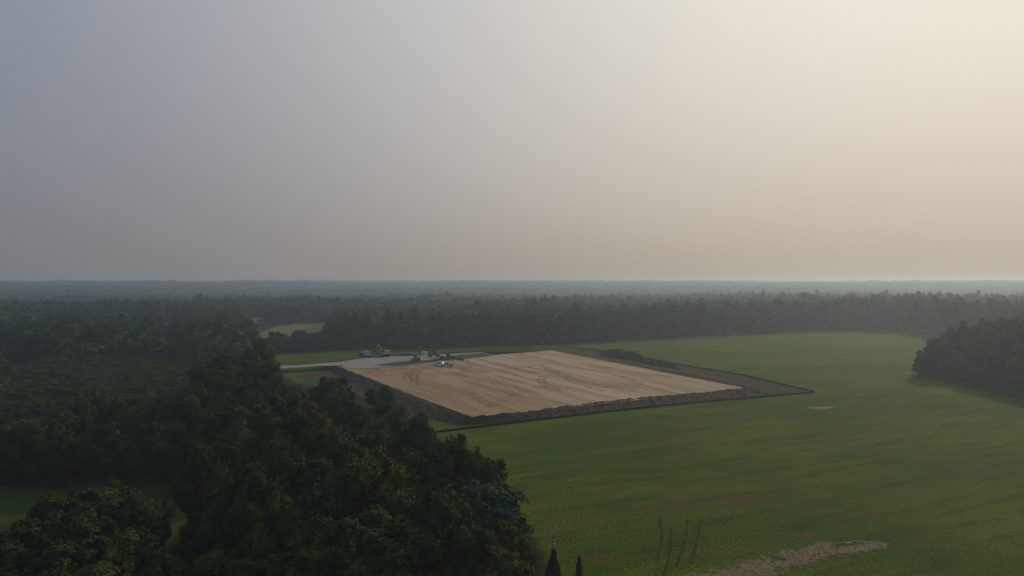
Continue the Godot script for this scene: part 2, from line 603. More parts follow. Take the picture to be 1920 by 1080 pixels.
# ------------------------------------------------------------------ the cleared site
func build_site() -> void:
	var A := gp(888, 783, PAD_Y)
	var B := gp(1398, 728, PAD_Y)
	var C := gp(632, 688, PAD_Y)
	var D := gp(1036, 657, PAD_Y)
	# sand: streaks run along A-C, the way the graders drove
	var nu := 150
	var nv := 130
	var grid := MB.new()
	var gravel := MB.new()
	var dark := MB.new()
	var wheel := [[[0.30, 0.02], [0.26, 0.2], [0.33, 0.42], [0.30, 0.6], [0.42, 0.75]], [[0.12, 0.10], [0.26, 0.2], [0.45, 0.3]], [[0.05, 0.72], [0.22, 0.66], [0.40, 0.62], [0.7, 0.66]], [[0.6, 0.1], [0.64, 0.5], [0.55, 0.9]]]
	for k in 11:
		var run := []
		var p := Vector2(rng.randf_range(0.04, 0.95), rng.randf_range(0.0, 0.8))
		var way := Vector2(rng.randf_range(-0.5, 0.5), 1.0).normalized() * rng.randf_range(0.06, 0.11)
		var bend := rng.randf_range(-0.35, 0.35)
		for q in rng.randi_range(3, 7):
			run.append([clampf(p.x, 0.01, 0.99), clampf(p.y, 0.0, 0.95)])
			p += way
			way = way.rotated(bend)
		wheel.append(run)
	var at := func(u: float, v: float) -> Vector3:
		var p: Vector3 = A.lerp(B, u).lerp(C.lerp(D, u), v)
		p.y = PAD_Y + nf.get_noise_2d(p.x * 2.0, p.z * 2.0) * 0.10
		return p
	var tint := func(u: float, v: float) -> Color:
		var s := nf.get_noise_2d(u * 950.0, v * 45.0) * 0.5 + 0.5
		var s2 := nf.get_noise_2d(u * 300.0 + 77.0, v * 26.0 + u * 20.0) * 0.5 + 0.5
		var big := nz.get_noise_2d(u * 260.0 + 11.0, v * 170.0) * 0.5 + 0.5
		var c := Color(0.395, 0.32, 0.232).lerp(Color(0.315, 0.235, 0.148), smoothstep(0.42, 0.66, big) * 0.8)
		c = c.lerp(Color(0.225, 0.158, 0.094), smoothstep(0.5, 0.62, s) * 0.6)
		c = c.lerp(Color(0.46, 0.39, 0.30), smoothstep(0.48, 0.6, s2) * 0.75)
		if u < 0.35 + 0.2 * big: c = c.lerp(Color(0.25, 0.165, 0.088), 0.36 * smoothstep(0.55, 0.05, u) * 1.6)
		var p := Vector2(u * 1.0, v * 1.2)
		for w in wheel:
			for k in w.size() - 1:
				var d := p.distance_to(Geometry2D.get_closest_point_to_segment(p, Vector2(w[k][0], w[k][1] * 1.2), Vector2(w[k + 1][0], w[k + 1][1] * 1.2)))
				if absf(d - 0.011) < 0.005: c = c.lerp(Color(0.16, 0.108, 0.064), 0.5)
		return c
	var vg := func(u: float) -> float:      # where the gravel begins on each strip
		return 0.83 + 0.10 * u + nf.get_noise_2d(u * 120.0, 5.0) * 0.02
	for j in nv:
		for i in nu:
			var u0 := i / float(nu)
			var u1 := (i + 1) / float(nu)
			var v0 := j / float(nv)
			var v1 := (j + 1) / float(nv)
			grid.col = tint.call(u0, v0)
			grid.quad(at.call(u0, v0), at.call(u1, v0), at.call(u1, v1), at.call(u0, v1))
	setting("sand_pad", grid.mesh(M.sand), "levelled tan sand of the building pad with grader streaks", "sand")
	# gravel apron and the darker fresh stone on the far side of the pad, and the haul road
	var apron := gpoly([[566, 686], [600, 682], [640, 679], [690, 670], [760, 668], [850, 664], [905, 661], [926, 667], [860, 674], [800, 683], [720, 690], [655, 692], [640, 686], [600, 687], [520, 692], [515, 686]], PAD_Y)
	var pieces := Geometry2D.triangulate_polygon(apron)
	for k in range(0, pieces.size(), 3):
		gravel.col = Color(0.34, 0.34, 0.345)
		var q := []
		for m in 3: q.append(Vector3(apron[pieces[k + m]].x, PAD_Y + 0.16, apron[pieces[k + m]].y))
		split_tri(gravel, q[0], q[1], q[2], 10, Color(0.345, 0.345, 0.345))
	setting("gravel_apron", gravel.mesh(M.gravel), "pale grey gravel yard where the machines are parked", "gravel")
	var fresh := gpoly([[702, 686], [740, 680], [800, 676], [846, 668], [905, 662.5], [922, 667], [862, 673.5], [800, 681], [745, 687]], PAD_Y)
	pieces = Geometry2D.triangulate_polygon(fresh)
	for k in range(0, pieces.size(), 3):
		var q := []
		for m in 3: q.append(Vector3(fresh[pieces[k + m]].x, PAD_Y + 0.24, fresh[pieces[k + m]].y))
		split_tri(dark, q[0], q[1], q[2], 4, Color(0.062, 0.066, 0.072))
	setting("crushed_stone", dark.mesh(M.gravel), "dark grey strip of freshly spread crushed stone", "stone")
	var road := MB.new()
	var rl := [[660, 684, 2.6], [600, 682.5, 1.8], [555, 685.5, 1.5], [520, 688.5, 1.5], [470, 694, 1.5], [400, 700, 1.5]]
	for k in rl.size() - 1:
		var a := gp(rl[k][0], rl[k][1], PAD_Y)
		var b := gp(rl[k + 1][0], rl[k + 1][1], 0.12 if k > 0 else 0.9)
		if k > 0: a = gp(rl[k][0], rl[k][1], 0.9 if k == 1 else 0.12)
		var side := (b - a).cross(Vector3.UP).normalized()
		for s in 10:
			road.col = tone(Color(0.30, 0.265, 0.215), 0.12)
			var p := a.lerp(b, s / 10.0)
			var q := a.lerp(b, (s + 1) / 10.0)
			var w0: float = lerpf(rl[k][2], rl[k + 1][2], s / 10.0)
			var w1: float = lerpf(rl[k][2], rl[k + 1][2], (s + 1) / 10.0)
			road.quad(p - side * w0, p + side * w0, q + side * w1, q - side * w1)
	setting("haul_road", road.mesh(M.gravel), "narrow pale gravel road leading into the site", "road")

	# dark banks: rings from the sand edge out to the toe of the slope
	var top_px := [[888, 783], [1000, 771], [1110, 756], [1200, 746], [1300, 737.5], [1398, 728], [1300, 706], [1210, 690.5], [1130, 675], [1080, 665], [1036, 657], [920, 659.5], [820, 666], [720, 673], [632, 688], [700, 712], [770, 740], [830, 764], [888, 783]]
	var toe_px := [[862, 797], [1000, 790], [1120, 774], [1210, 767], [1330, 756], [1470, 742], [1400, 716], [1260, 686], [1165, 666], [1100, 657], [1045, 651], [920, 656], [800, 661], [700, 667], [600, 680], [640, 712], [706, 748], [770, 779], [862, 797]]
	var bank := MB.new()
	var rows := 9
	var seg := 26
	var ring := []
	for k in top_px.size() - 1:
		for s in seg:
			var t := s / float(seg)
			var a := gp(lerpf(top_px[k][0], top_px[k + 1][0], t), lerpf(top_px[k][1], top_px[k + 1][1], t), PAD_Y)
			var b := gp(lerpf(toe_px[k][0], toe_px[k + 1][0], t), lerpf(toe_px[k][1], toe_px[k + 1][1], t), 0.0)
			var line := []
			for r in rows + 1:
				var w := r / float(rows)
				var p := a.lerp(b, w)
				p.y = lerpf(PAD_Y + 0.25, 0.02, smoothstep(0.0, 1.0, w)) + (nf.get_noise_2d(p.x * 5.0, p.z * 5.0) * 0.55 + nf.get_noise_2d(p.x * 16.0, p.z * 16.0) * 0.4 + 0.15) * sin(PI * minf(w * 1.0 + 0.12, 1.0))
				if k >= 10 and k <= 13: p.y = lerpf(PAD_Y - 0.05, 0.02, w)
				if r == 0:
					var into := (a - b).normalized() * (0.4 + 2.2 * nf.get_noise_2d(a.x * 3.0, a.z * 3.0))
					p = Vector3(a.x + into.x, PAD_Y - 0.15, a.z + into.z)
				line.append(p)
			ring.append(line)
	for k in ring.size():
		var g := (k + 1) % ring.size()
		for r in rows:
			var p: Vector3 = ring[k][r]
			var q := nf.get_noise_2d(p.x * 4.0, p.z * 4.0)
			bank.col = tone(Color(0.105, 0.080, 0.062).lerp(Color(0.17, 0.12, 0.075), smoothstep(0.1, 0.5, q) * 0.7), 0.16)
			if k >= 10 * seg and k < 14 * seg or r >= rows - 2 and q > -0.1: bank.col = tone(Color(0.055, 0.07, 0.026), 0.2)
			bank.quad(ring[k][r], ring[g][r], ring[g][r + 1], ring[k][r + 1])
	setting("earth_bank", bank.mesh(M.soil), "dark bare soil bank sloping down round the sand pad", "bank")

	# dug ground and weeds between pad and silt fence
	var skirt := MB.new()
	var sk := gpoly([[1045, 651], [1100, 656], [1165, 664], [1260, 682], [1390, 705], [1522, 737], [1400, 747], [1330, 757], [1300, 735], [1398, 724], [1290, 702], [1200, 686], [1130, 672], [1080, 661]])
	pieces = Geometry2D.triangulate_polygon(sk)
	for k in range(0, pieces.size(), 3):
		var q := []
		for m in 3: q.append(Vector3(sk[pieces[k + m]].x, 0.06, sk[pieces[k + m]].y))
		split_tri(skirt, q[0], q[1], q[2], 16, Color(0.085, 0.066, 0.05), true)
	setting("dug_ground", skirt.mesh(M.soil), "churned brown soil with weeds inside the silt fence", "soil")
	var left := MB.new()
	sk = gpoly([[600, 682], [660, 690], [720, 725], [790, 765], [830, 790], [770, 782], [700, 752], [630, 728], [575, 712], [545, 706], [600, 698]])
	pieces = Geometry2D.triangulate_polygon(sk)
	for k in range(0, pieces.size(), 3):
		var q := []
		for m in 3: q.append(Vector3(sk[pieces[k + m]].x, 0.06, sk[pieces[k + m]].y))
		split_tri(left, q[0], q[1], q[2], 14, Color(0.13, 0.095, 0.062), true)
	setting("disturbed_ground", left.mesh(M.soil), "brown disturbed soil and grass beside the haul road", "soil")

	# heap of dug soil on the far side
	heap("soil_heap", gp(1168, 677), 44.0, 15.0, 4.4, -1.13, "long lumpy heap of dark soil beside the silt fence")
	heap("soil_heap", gp(1236, 691), 28.0, 10.0, 3.0, -1.1, "low dark soil heap at the end of the long heap")

	# silt fence: one run along the near side, one along the far side
	silt_fence([[1528, 737], [1400, 748], [1290, 757.5], [1150, 772], [1000, 790], [818, 812], [760, 818]], "black silt fence between the near meadow and the dark bank")
	silt_fence([[1528, 736.5], [1395, 705], [1260, 682], [1165, 663.5], [1100, 655], [1046, 649]], "black silt fence behind the soil heaps along the far meadow")

func split_tri(mb: MB, a: Vector3, b: Vector3, d: Vector3, n: int, base: Color, weedy := false) -> void:
	for i in n:
		for j in n - i:
			var p := func(x, y): return a + (b - a) * (x / float(n)) + (d - a) * (y / float(n))
			for w in ([0, 1] if j < n - i - 1 else [0]):
				var q: Array = [p.call(i, j), p.call(i + 1, j), p.call(i, j + 1)] if w == 0 else [p.call(i + 1, j), p.call(i + 1, j + 1), p.call(i, j + 1)]
				mb.col = tone(base, 0.1)
				if weedy and nf.get_noise_2d(q[0].x * 2.5, q[0].z * 2.5) > 0.12: mb.col = tone(Color(0.050, 0.075, 0.015), 0.2)
				mb.tri(q[0], q[1], q[2])

func heap(called: String, at: Vector3, length: float, width: float, high: float, turn: float, label: String) -> void:
	var mb := MB.new()
	var nu := 44
	var nv := 20
	var g := []
	for j in nv + 1:
		var row := []
		for i in nu + 1:
			var x := (i / float(nu) - 0.5) * length
			var z := (j / float(nv) - 0.5) * width
			var e := 1.0 - pow(absf(x) / (length * 0.5), 2.4) - pow(absf(z) / (width * 0.5), 1.7)
			e = maxf(e, -0.05)
			var y := high * pow(maxf(e, 0.0), 0.8) * (1.0 + nf.get_noise_2d(x * 4.0 + at.x, z * 6.0) * 0.75) + nf.get_noise_2d(x * 14.0, z * 14.0 + at.z) * 0.4 * minf(1.0, maxf(e, 0.0) * 3.0)
			row.append(Vector3(x, y - 0.05 if e > 0 else -0.2, z))
		g.append(row)
	for j in nv:
		for i in nu:
			mb.col = tone(Color(0.088, 0.075, 0.062), 0.2)
			mb.quad(g[j][i], g[j][i + 1], g[j + 1][i + 1], g[j + 1][i])
	var o := put(called, mb.mesh(M.soil), self)
	o.position = at
	o.rotation.y = turn
	tag(o, label, "soil heap")

func silt_fence(pts: Array, label: String) -> void:
	var line := []
	for p in pts: line.append(gp(p[0], p[1]))
	var o := thing("silt_fence", label, "fence", line[0])
	var cloth := MB.new()
	var spots := []
	for k in line.size() - 1:
		var a: Vector3 = line[k] - line[0]
		var b: Vector3 = line[k + 1] - line[0]
		var n := maxi(int(a.distance_to(b) / 2.4), 1)
		for s in n: spots.append(a.lerp(b, s / float(n)))
	spots.append(line[-1] - line[0])
	var stake := MB.new()
	stake.box(Vector3(0, 0.32, 0), Vector3(0.05, 0.95, 0.05), 0.1)
	var sm := stake.mesh(M.stake)
	for k in spots.size():
		var st := put("stake", sm, o)
		st.position = spots[k] + Vector3(0, rng.randf_range(-0.08, 0.05), 0)
		st.rotation = Vector3(rng.randf_range(-0.06, 0.06), rng.randf(), rng.randf_range(-0.06, 0.06))
		if k == spots.size() - 1: continue
		var a: Vector3 = spots[k]
		var b: Vector3 = spots[k + 1]
		var side := (b - a).cross(Vector3.UP).normalized()
		var ha := rng.randf_range(0.52, 0.66)
		var hb := rng.randf_range(0.52, 0.66)
		for s in 4:
			var t0 := s / 4.0
			var t1 := (s + 1) / 4.0
			var p := a.lerp(b, t0) + side * 0.1 * sin(t0 * PI)
			var q := a.lerp(b, t1) + side * 0.1 * sin(t1 * PI)
			var hp := lerpf(ha, hb, t0) - 0.07 * sin(t0 * PI)
			var hq := lerpf(ha, hb, t1) - 0.1 * sin(t1 * PI)
			for w in [0.0, 0.012]:
				cloth.quad(p + side * (0.05 + w), q + side * (0.05 + w), q + side * (0.03 + w) + Vector3(0, hq, 0), p + side * (0.03 + w) + Vector3(0, hp, 0))
	put("fabric", cloth.mesh(M.fabric), o)

# ------------------------------------------------------------------ woods
func build_plants() -> void:
	var g0 := Color(0.040, 0.070, 0.012)
	var g1 := Color(0.032, 0.058, 0.013)
	var g2 := Color(0.054, 0.078, 0.012)
	var g3 := Color(0.030, 0.062, 0.030)
	add_kit("near_round", "round", 14, 5, 19000, 0.25, g1, 0.10, 130)
	pass
	add_kit("near_full", "round", 14, 5.5, 20000, 0.26, g0, 0.10, 150)
	add_kit("near_olive", "round", 14, 5, 18000, 0.25, g2, 0.10, 120)
	add_kit("near_shoots", "shoots", 16, 7, 26000, 0.24, g2, 0.10, 190)
	add_kit("near_layered", "layered", 11, 5, 14000, 0.24, g3, 0.15, 90)
	add_kit("near_bush", "round", 6, 3.2, 9000, 0.19, g2, 0.02, 80, 5)
	add_kit("mid_round", "round", 18, 6, 4200, 0.60, g1, 0.05, 90, 5)
	add_kit("mid_full", "round", 18, 6, 4200, 0.60, g0, 0.05, 110, 5)
	add_kit("mid_olive", "round", 18, 6, 4200, 0.58, g2, 0.05, 80, 5)
	add_kit("mid_pine", "pine", 20, 5, 3600, 0.55, Color(0.030, 0.050, 0.016), 0.2, 90, 4)
	add_kit("far_round", "round", 18, 6.5, 800, 1.05, g1, 0.0, 44, 0)
	add_kit("far_full", "round", 18, 6.5, 800, 1.05, g0, 0.0, 50, 0)
	add_kit("far_olive", "round", 18, 6.0, 800, 1.05, g2, 0.0, 40, 0)
	add_kit("speck", "round", 18, 8, 110, 3.0, g0, 0.05, 18, 0)
	add_kit("speck_group", "round", 18, 16, 150, 4.2, g0, 0.05, 30, 0)

	# ---- the near grove, tree by tree: kit, pixel x, pixel row of its top, height, crown radius, name, label, group
	var dark_g := "dark round trees of the near grove"
	var dark_l := "dark round-crowned tree deep in the grove behind the shoot trees"
	var list := [
		["near_shoots", 555, 765, 17, 7.4, "shoot_tree", "large olive tree bristling with upright leafy shoots in the grove", ""],
		["near_shoots", 405, 828, 14, 5.0, "shoot_tree", "smaller olive tree with upright shoots at the clearing's edge", ""],
		["near_shoots", 515, 943, 11, 4.2, "shoot_tree", "yellowish young tree with upright shoots below the larger trees", ""],
		["near_olive", 705, 853, 15, 5.0, "broadleaf_tree", "tall brownish olive tree in the middle of the grove", ""],
		["near_full", 757, 960, 10.5, 6.3, "broadleaf_tree", "broad low green tree below the brownish olive tree", ""],
		["near_layered", 905, 905, 11, 5.3, "feathery_tree", "blue-green tree with layered feathery branches at the meadow edge", ""],
		["near_layered", 610, 905, 12, 4.0, "feathery_tree", "small blue-green feathery tree shaded between olive trees", ""],
		["near_bush", 846, 1038, 6, 2.8, "meadow_bush", "bright green rounded bush under the broad low tree", "", "bush"],
		["near_bush", 940, 1030, 6, 3.6, "meadow_bush", "olive green bush under the feathery tree", "", "bush"],
		["near_bush", 955, 984, 7.5, 3.0, "meadow_bush", "taller olive bush leaning out over the meadow edge", "", "bush"],
		["near_round", 858, 828, 14, 4.6, "grove_tree", "dark tree jutting out to the meadow beside the silt fence end", ""],
		["near_round", 790, 785, 14, 3.7, "grove_tree", "round dark tree where the silt fence meets the grove", ""],
		["near_full", 730, 765, 14, 4.6, "grove_tree", "green tree between the soil bank and the fence-end tree", ""],
		["near_full", 714, 730, 12, 3.9, "grove_tree", "small round green tree beside the dark soil bank", ""],
		["near_round", 612, 713, 14, 5.6, "grove_tree", "dark spreading tree in front of the brown disturbed ground", ""],
		["near_round", 655, 745, 14, 5.0, "grove_tree", "dark tree behind the large shoot tree on its soil bank side", ""],
		["near_full", 690, 790, 14, 5.0, "grove_tree", "leafy tree between the large shoot tree and the fence-end tree", ""],
		["near_round", 640, 825, 14, 5.0, "grove_tree", "dark tree pressed against the flank of the large shoot tree", ""],
		["near_round", 775, 850, 13, 5.0, "grove_tree", "dark tree between the brownish olive tree and the jutting dark tree", ""],
		["near_olive", 890, 845, 12, 2.4, "grove_tree", "narrow olive tree at the meadow edge beyond the feathery tree", ""],
		["near_round", 918, 868, 11, 2.6, "grove_tree", "slim dark tree at the meadow edge beside the narrow olive tree", ""],
		["near_round", 935, 905, 9.5, 2.2, "grove_tree", "small dark tree at the meadow edge beside the feathery tree", ""],
		["near_round", 830, 915, 13, 4.5, "grove_tree", "dark tree between the brownish olive tree and the feathery tree", ""],
		["near_round", 640, 985, 11, 4.5, "grove_tree", "low dark tree between the yellowish young tree and the broad low tree", ""],
		["near_olive", 590, 1000, 10, 4.0, "grove_tree", "olive tree beside the yellowish young tree", ""],
		["near_round", 470, 880, 13, 4.0, "grove_tree", "dark tree between the two bigger trees with upright shoots", ""],
		["near_round", 400, 930, 10, 3.6, "grove_tree", "dark tree under the smaller shoot tree by the clearing", ""],
		["near_round", 560, 860, 13, 5.0, "grove_tree", "dark lower tree in front of the large shoot tree", ""],
		["near_round", 690, 1010, 9, 4.0, "grove_tree", "low dark tree in front of the brownish olive tree", ""],
		["near_round", 880, 985, 8.5, 3.6, "grove_tree", "low dark tree under the branches of the feathery tree", ""],
		["near_olive", 410, 1030, 6.0, 3.0, "grove_tree", "small olive tree at the grassy gap beside the low cluster", ""],
		["near_round", 500, 1050, 7.0, 4.0, "grove_tree", "low dark tree below the yellowish young tree", ""],
		["near_full", 450, 665, 18, 7.0, "grove_tree", "tall full-crowned tree behind the grove beside the haul road", ""],
		["near_full", 400, 685, 17, 6.5, "grove_tree", "full tree where the grove meets the scrubby clearing", ""],
		["near_round", 500, 690, 16, 6.0, "grove_tree", "dark tree beside the brown disturbed ground", ""],
		["near_round", 440, 715, 15, 6.5, "grove_tree", dark_l, dark_g],
		["near_round", 510, 735, 14, 5.5, "grove_tree", dark_l, dark_g],
		["near_round", 370, 725, 14, 6.0, "grove_tree", dark_l, dark_g],
		["near_round", 445, 765, 14, 6.0, "grove_tree", dark_l, dark_g],
		["near_round", 385, 775, 13, 5.0, "grove_tree", dark_l, dark_g],
		["near_round", 570, 770, 13, 4.5, "grove_tree", "dark tree just behind the large shoot tree", ""],
		["near_olive", 535, 720, 13, 4.5, "grove_tree", "olive tree beside the spreading tree before the brown ground", ""],
		["near_round", 490, 642, 17, 5.5, "grove_tree", "tall tree where the haul road enters the woods", ""],
	]
	for t in list: tree_px(t[0], t[1], t[2], t[3], t[4], t[5], t[6], t[7], t[8] if t.size() > 8 else "tree")
	# ---- hedgerow across the clearing
	for t in [["near_olive", 15, 782, 11, 4.0], ["near_full", 75, 795, 10.5, 4.2], ["near_olive", 112, 770, 11, 4.0], ["near_round", 150, 752, 12, 3.8], ["near_olive", 182, 738, 12.5, 3.2], ["near_round", 222, 752, 12, 4.2], ["near_olive", 262, 762, 11, 3.8], ["near_round", 300, 755, 12, 4.4], ["near_round", 342, 748, 13, 4.6], ["near_round", 45, 800, 10, 4.0], ["near_round", 130, 815, 9, 3.6], ["near_round", 205, 800, 10, 4.0], ["near_round", 285, 800, 10, 4.0], ["near_round", 350, 800, 11, 4.0], ["near_full", -25, 770, 11, 4.0]]:
		tree_px(t[0], t[1], t[2], t[3], t[4], "hedgerow_tree", look(t[0]) + " low tree in the hedgerow behind the clearing", "trees of the hedgerow behind the clearing")
	for k in 16:
		tree_px("near_bush", -10 + k * 25 + rng.randf_range(-6, 6), 838 - k * 0.8 + rng.randf_range(-8, 8), rng.randf_range(4.0, 5.5), rng.randf_range(2.6, 3.4), "hedgerow_bush", "dark bush at the foot of the hedgerow behind the clearing", "bushes at the foot of the hedgerow", "bush")
	# ---- the tree cluster below the clearing
	for t in [["near_olive", 212, 912, 10, 4.6, "yellow-green topped tree in the cluster below the clearing"], ["near_round", 105, 930, 10, 5.0, "broad dark tree in the cluster below the clearing"], ["near_olive", 268, 938, 9, 3.4, "olive tree at the grassy side of the cluster below the clearing"]]:
		tree_px(t[0], t[1], t[2], t[3], t[4], "cluster_tree", t[5])
	for t in [["near_round", 160, 960, 9, 4.2], ["near_round", 50, 985, 8.5, 4.2], ["near_olive", 240, 1000, 8, 3.8], ["near_round", 120, 1020, 8, 4.2], ["near_round", 10, 1030, 7, 4.0], ["near_olive", 200, 1050, 7, 3.6], ["near_round", 290, 1040, 6.5, 2.8]]:
		tree_px(t[0], t[1], t[2], t[3], t[4], "cluster_tree", "low dark tree at the back of the cluster below the clearing", "low trees of the cluster below the clearing")

	# ---- the wood that juts into the meadow
	var mids := ["mid_round", "mid_full", "mid_olive", "mid_round"]
	rng.seed = 77
	tree_px("mid_round", 1726, 676, 6.5, 2.8, "wood_edge_tree", "small bushy tree at the tip of the jutting wood")
	tree_px("mid_round", 1745, 650, 11, 4.0, "wood_edge_tree", "rounded dark tree just inside the tip of the jutting wood")
	for t in [["mid_round", 1733, 660, 9.5, 3.6], ["mid_full", 1762, 634, 14.5, 5.0], ["mid_round", 1788, 619, 17, 5.6], ["mid_olive", 1815, 608, 19, 6.0], ["mid_full", 1846, 600, 20, 6.2], ["mid_round", 1880, 599, 20, 6.2], ["mid_olive", 1912, 598, 20, 6.2]]:
		tree_px(t[0], t[1], t[2], t[3], t[4], "wood_tree", look(t[0]) + " tree on the sloping front of the jutting wood", "trees on the sloping front of the jutting wood")
	var wood_l := " leafy tree in the wood that juts into the meadow"
	for z in range(-276, -170, 9):
		for row in 4:
			var x := 163.0 + row * 9.0 + rng.randf_range(-2.5, 2.5)
			if x > 0.70 * -z + 14.0: continue
			var h := rng.randf_range(17.5, 20.5) - (7.0 if row == 0 else 3.0 if row == 1 else 0.0)
			if z < -262: h -= 3.5
			var ek: String = mids[rng.randi() % 4]
			plant(ek, Vector3(x, 0, z + rng.randf_range(-2.5, 2.5)), h, rng.randf_range(5.0, 6.6), "wood_tree", look(ek) + wood_l, "tree", "trees of the wood jutting into the meadow")
	for z in range(-280, -190, 6):
		plant("mid_round", Vector3(157.0 + rng.randf_range(-1, 1.5), 0, z + rng.randf_range(-1.5, 1.5)), rng.randf_range(5.0, 8.5), rng.randf_range(3.2, 4.2), "wood_edge_bush", "bushy low tree along the foot of the jutting wood", "bush", "bushes along the foot of the jutting wood")
	var back := []
	for k in 170:
		var p := Vector2(rng.randf_range(165, 330), rng.randf_range(-335, -130))
		if within(p.x, p.y, wood_poly) and p.x > 195: back.append(Transform3D(Basis.from_euler(Vector3(0, rng.randf() * TAU, 0)).scaled(Vector3(1, rng.randf_range(0.95, 1.15), 1)), Vector3(p.x, 0, p.y)))

	rng.seed = 78
	# ---- tree line behind the site and along the far side of the meadow: [pixel x, foot row, top height]
	var edge := [[505, 664, 10], [528, 663, 9], [560, 661, 11], [582, 659, 9], [600, 658, 12], [618, 657, 17], [660, 655, 19.5], [720, 653, 20], [790, 651, 20.5], [860, 650, 18.5], [940, 647.5, 19.5], [1010, 646, 18], [1100, 642, 18.5], [1200, 636.5, 19.5], [1300, 631, 21.5], [1400, 626, 22], [1500, 621, 23], [1600, 617, 24.5], [1690, 620, 25.5], [1780, 628, 25.5], [1880, 637, 25], [1960, 644, 25]]
	for row in 2:
		var px := 505.0
		while px < 1950.0:
			var k := 0
			while k < edge.size() - 2 and edge[k + 1][0] < px: k += 1
			var t: float = clampf((px - edge[k][0]) / (edge[k + 1][0] - edge[k][0]), 0, 1)
			var p := gp(px, lerpf(edge[k][1], edge[k + 1][1], t) - row * 1.6)
			p.z -= row * 5.0 + rng.randf_range(0, 4.0) + 2.0
			p.x += rng.randf_range(-1.5, 1.5)
			var h: float = lerpf(edge[k][2], edge[k + 1][2], t) * rng.randf_range(0.78, 1.0)
			if row == 0: h *= rng.randf_range(0.72, 1.0)
			var kit: String = mids[rng.randi() % 4]
			if px > 610 and px < 1050 and rng.randf() < 0.45: kit = "mid_pine"
			var leafy: Array = ["low leafy tree in the row before the hay field", "low trees before the hay field"] if px < 612 else [look(kit) + " leafy tree in the line behind the gravel yard and sand pad", "leafy trees behind the site"] if px < 1050 else ["hazy " + look(kit) + " tree in the line along the open far meadow edge", "leafy trees along the far meadow edge"] if px < 1560 else ["tall hazy " + look(kit) + " tree where the far meadow ends behind the jutting wood", "tall trees at the far end of the meadow"]
			var pine := kit == "mid_pine"
			var r := rng.randf_range(4.0, 5.0) if pine else rng.randf_range(4.6, 6.4)
			plant(kit, p, h, r, "pine_tree" if pine else "edge_tree", "dark conifer in the tree line behind the machines" if pine else leafy[0], "tree", "conifers of the far tree line" if pine else leafy[1])
			px += rng.randf_range(17.0, 26.0) * (1.0 if row == 0 else 1.3)

	rng.seed = 79
	# ---- scrubby woods left of the site: the nearer ones one by one
	var left_l := " leafy tree in the woods beyond the scrubby clearing"
	var n := 0
	var tries := 0
	while n < 62 and tries < 2000:
		tries += 1
		var px := rng.randf_range(-20, 455)
		var py := rng.randf_range(648, 700)
		var p := gp(px, py)
		if within(p.x, p.z, scrub_poly) or within(p.x, p.z, meadow) or (px > 330 and py > 675): continue
		var h := rng.randf_range(10.0, 16.0) + (2.0 if px > 230 and px < 420 else 0.0)
		if py > 682: h = rng.randf_range(6.5, 10.0)
		if px > 440: h = minf(h, 7.5)
		if px > 285 and px < 342: h = minf(h, 36.0 - 103.0 * -p.z / F)
		if h < 4.0: continue
		var wk: String = mids[rng.randi() % 4]
		plant(wk, p, h, h * rng.randf_range(0.3, 0.4), "woodland_tree", look(wk) + left_l, "tree", "woodland trees beyond the scrubby clearing")
		n += 1

	rng.seed = 80
	# ---- everything farther: a wood nobody could count
	var wood := Node3D.new()
	wood.name = "forest"
	add_child(wood)
	tag(wood, "endless hazy forest running back to the horizon", "forest", "", "stuff")
	var lists := [[], [], [], [], []]
	for t in back: lists[rng.randi() % 3].append(t)
	var bands := [[300.0, 1100.0, 8.5, 1.0], [1100.0, 2600.0, 12.0, 1.0], [2600.0, 3500.0, 19.0, 1.0]]
	for b in bands:
		var step: float = b[2]
		var z := -float(b[1])
		while z < -140.0:
			var wide := minf(absf(z) * 0.80 + 60.0, b[1])
			var x := -wide
			while x < wide:
				var p := Vector2(x + rng.randf_range(-0.5, 0.5) * step, z + rng.randf_range(-0.5, 0.5) * step)
				x += step
				var d := p.length()
				if d < b[0] or d > b[1] or free_ground(p): continue
				var big := nz.get_noise_2d(p.x * 0.6, p.y * 0.6)
				var h := 0.80 + big * 0.40 + rng.randf_range(-0.2, 0.2)
				if p.x > 60 and d < 1300: h += 0.05 + 0.22 * smoothstep(210.0, 300.0, p.x)
				if d < 700 and p.x < -60: h *= 0.85
				var s: float = b[3]
				var tr := Transform3D(Basis.from_euler(Vector3(0, rng.randf() * TAU, 0)).scaled(Vector3(s, h, s) * rng.randf_range(0.85, 1.08)), Vector3(p.x, relief(p.x, p.y) - 0.4, p.y))
				lists[4 if d > 2600 else 3 if d > 1400 else (0 if big + rng.randf_range(-0.3, 0.3) < -0.08 else 1 if rng.randf() < 0.6 else 2)].append(tr)
			z += step
	var tones := []
	for k in 5:
		var c := PackedColorArray()
		for q in lists[k].size(): c.append(tone(Color(1, 1, 1), 0.38))
		tones.append(c)
	for k in 5: scatter(["dark_trees", "green_trees", "olive_trees", "distant_trees", "horizon_trees"][k], KIT[["far_round", "far_full", "far_olive", "speck", "speck_group"][k]].crown, lists[k], wood, tones[k])
	print("forest ", lists[0].size(), " ", lists[1].size(), " ", lists[2].size(), " ", lists[3].size(), " ", lists[4].size())

	# ---- scrub in the clearing on the left
	var sc := []
	for k in 5200:
		var p := gp(rng.randf_range(-40, 400), rng.randf_range(686, 790))
		if not within(p.x, p.z, scrub_poly): continue
		var s := rng.randf_range(0.16, 0.42) * (1.5 if rng.randf() < 0.08 else 1.0)
		sc.append(Transform3D(Basis.from_euler(Vector3(0, rng.randf() * TAU, 0)).scaled(Vector3(s, s * 0.55, s)), Vector3(p.x, -0.3, p.z)))
	var scrub := Node3D.new()
	scrub.name = "undergrowth"
	add_child(scrub)
	tag(scrub, "low tangled scrub filling the clearing before the woods", "scrub", "", "stuff")
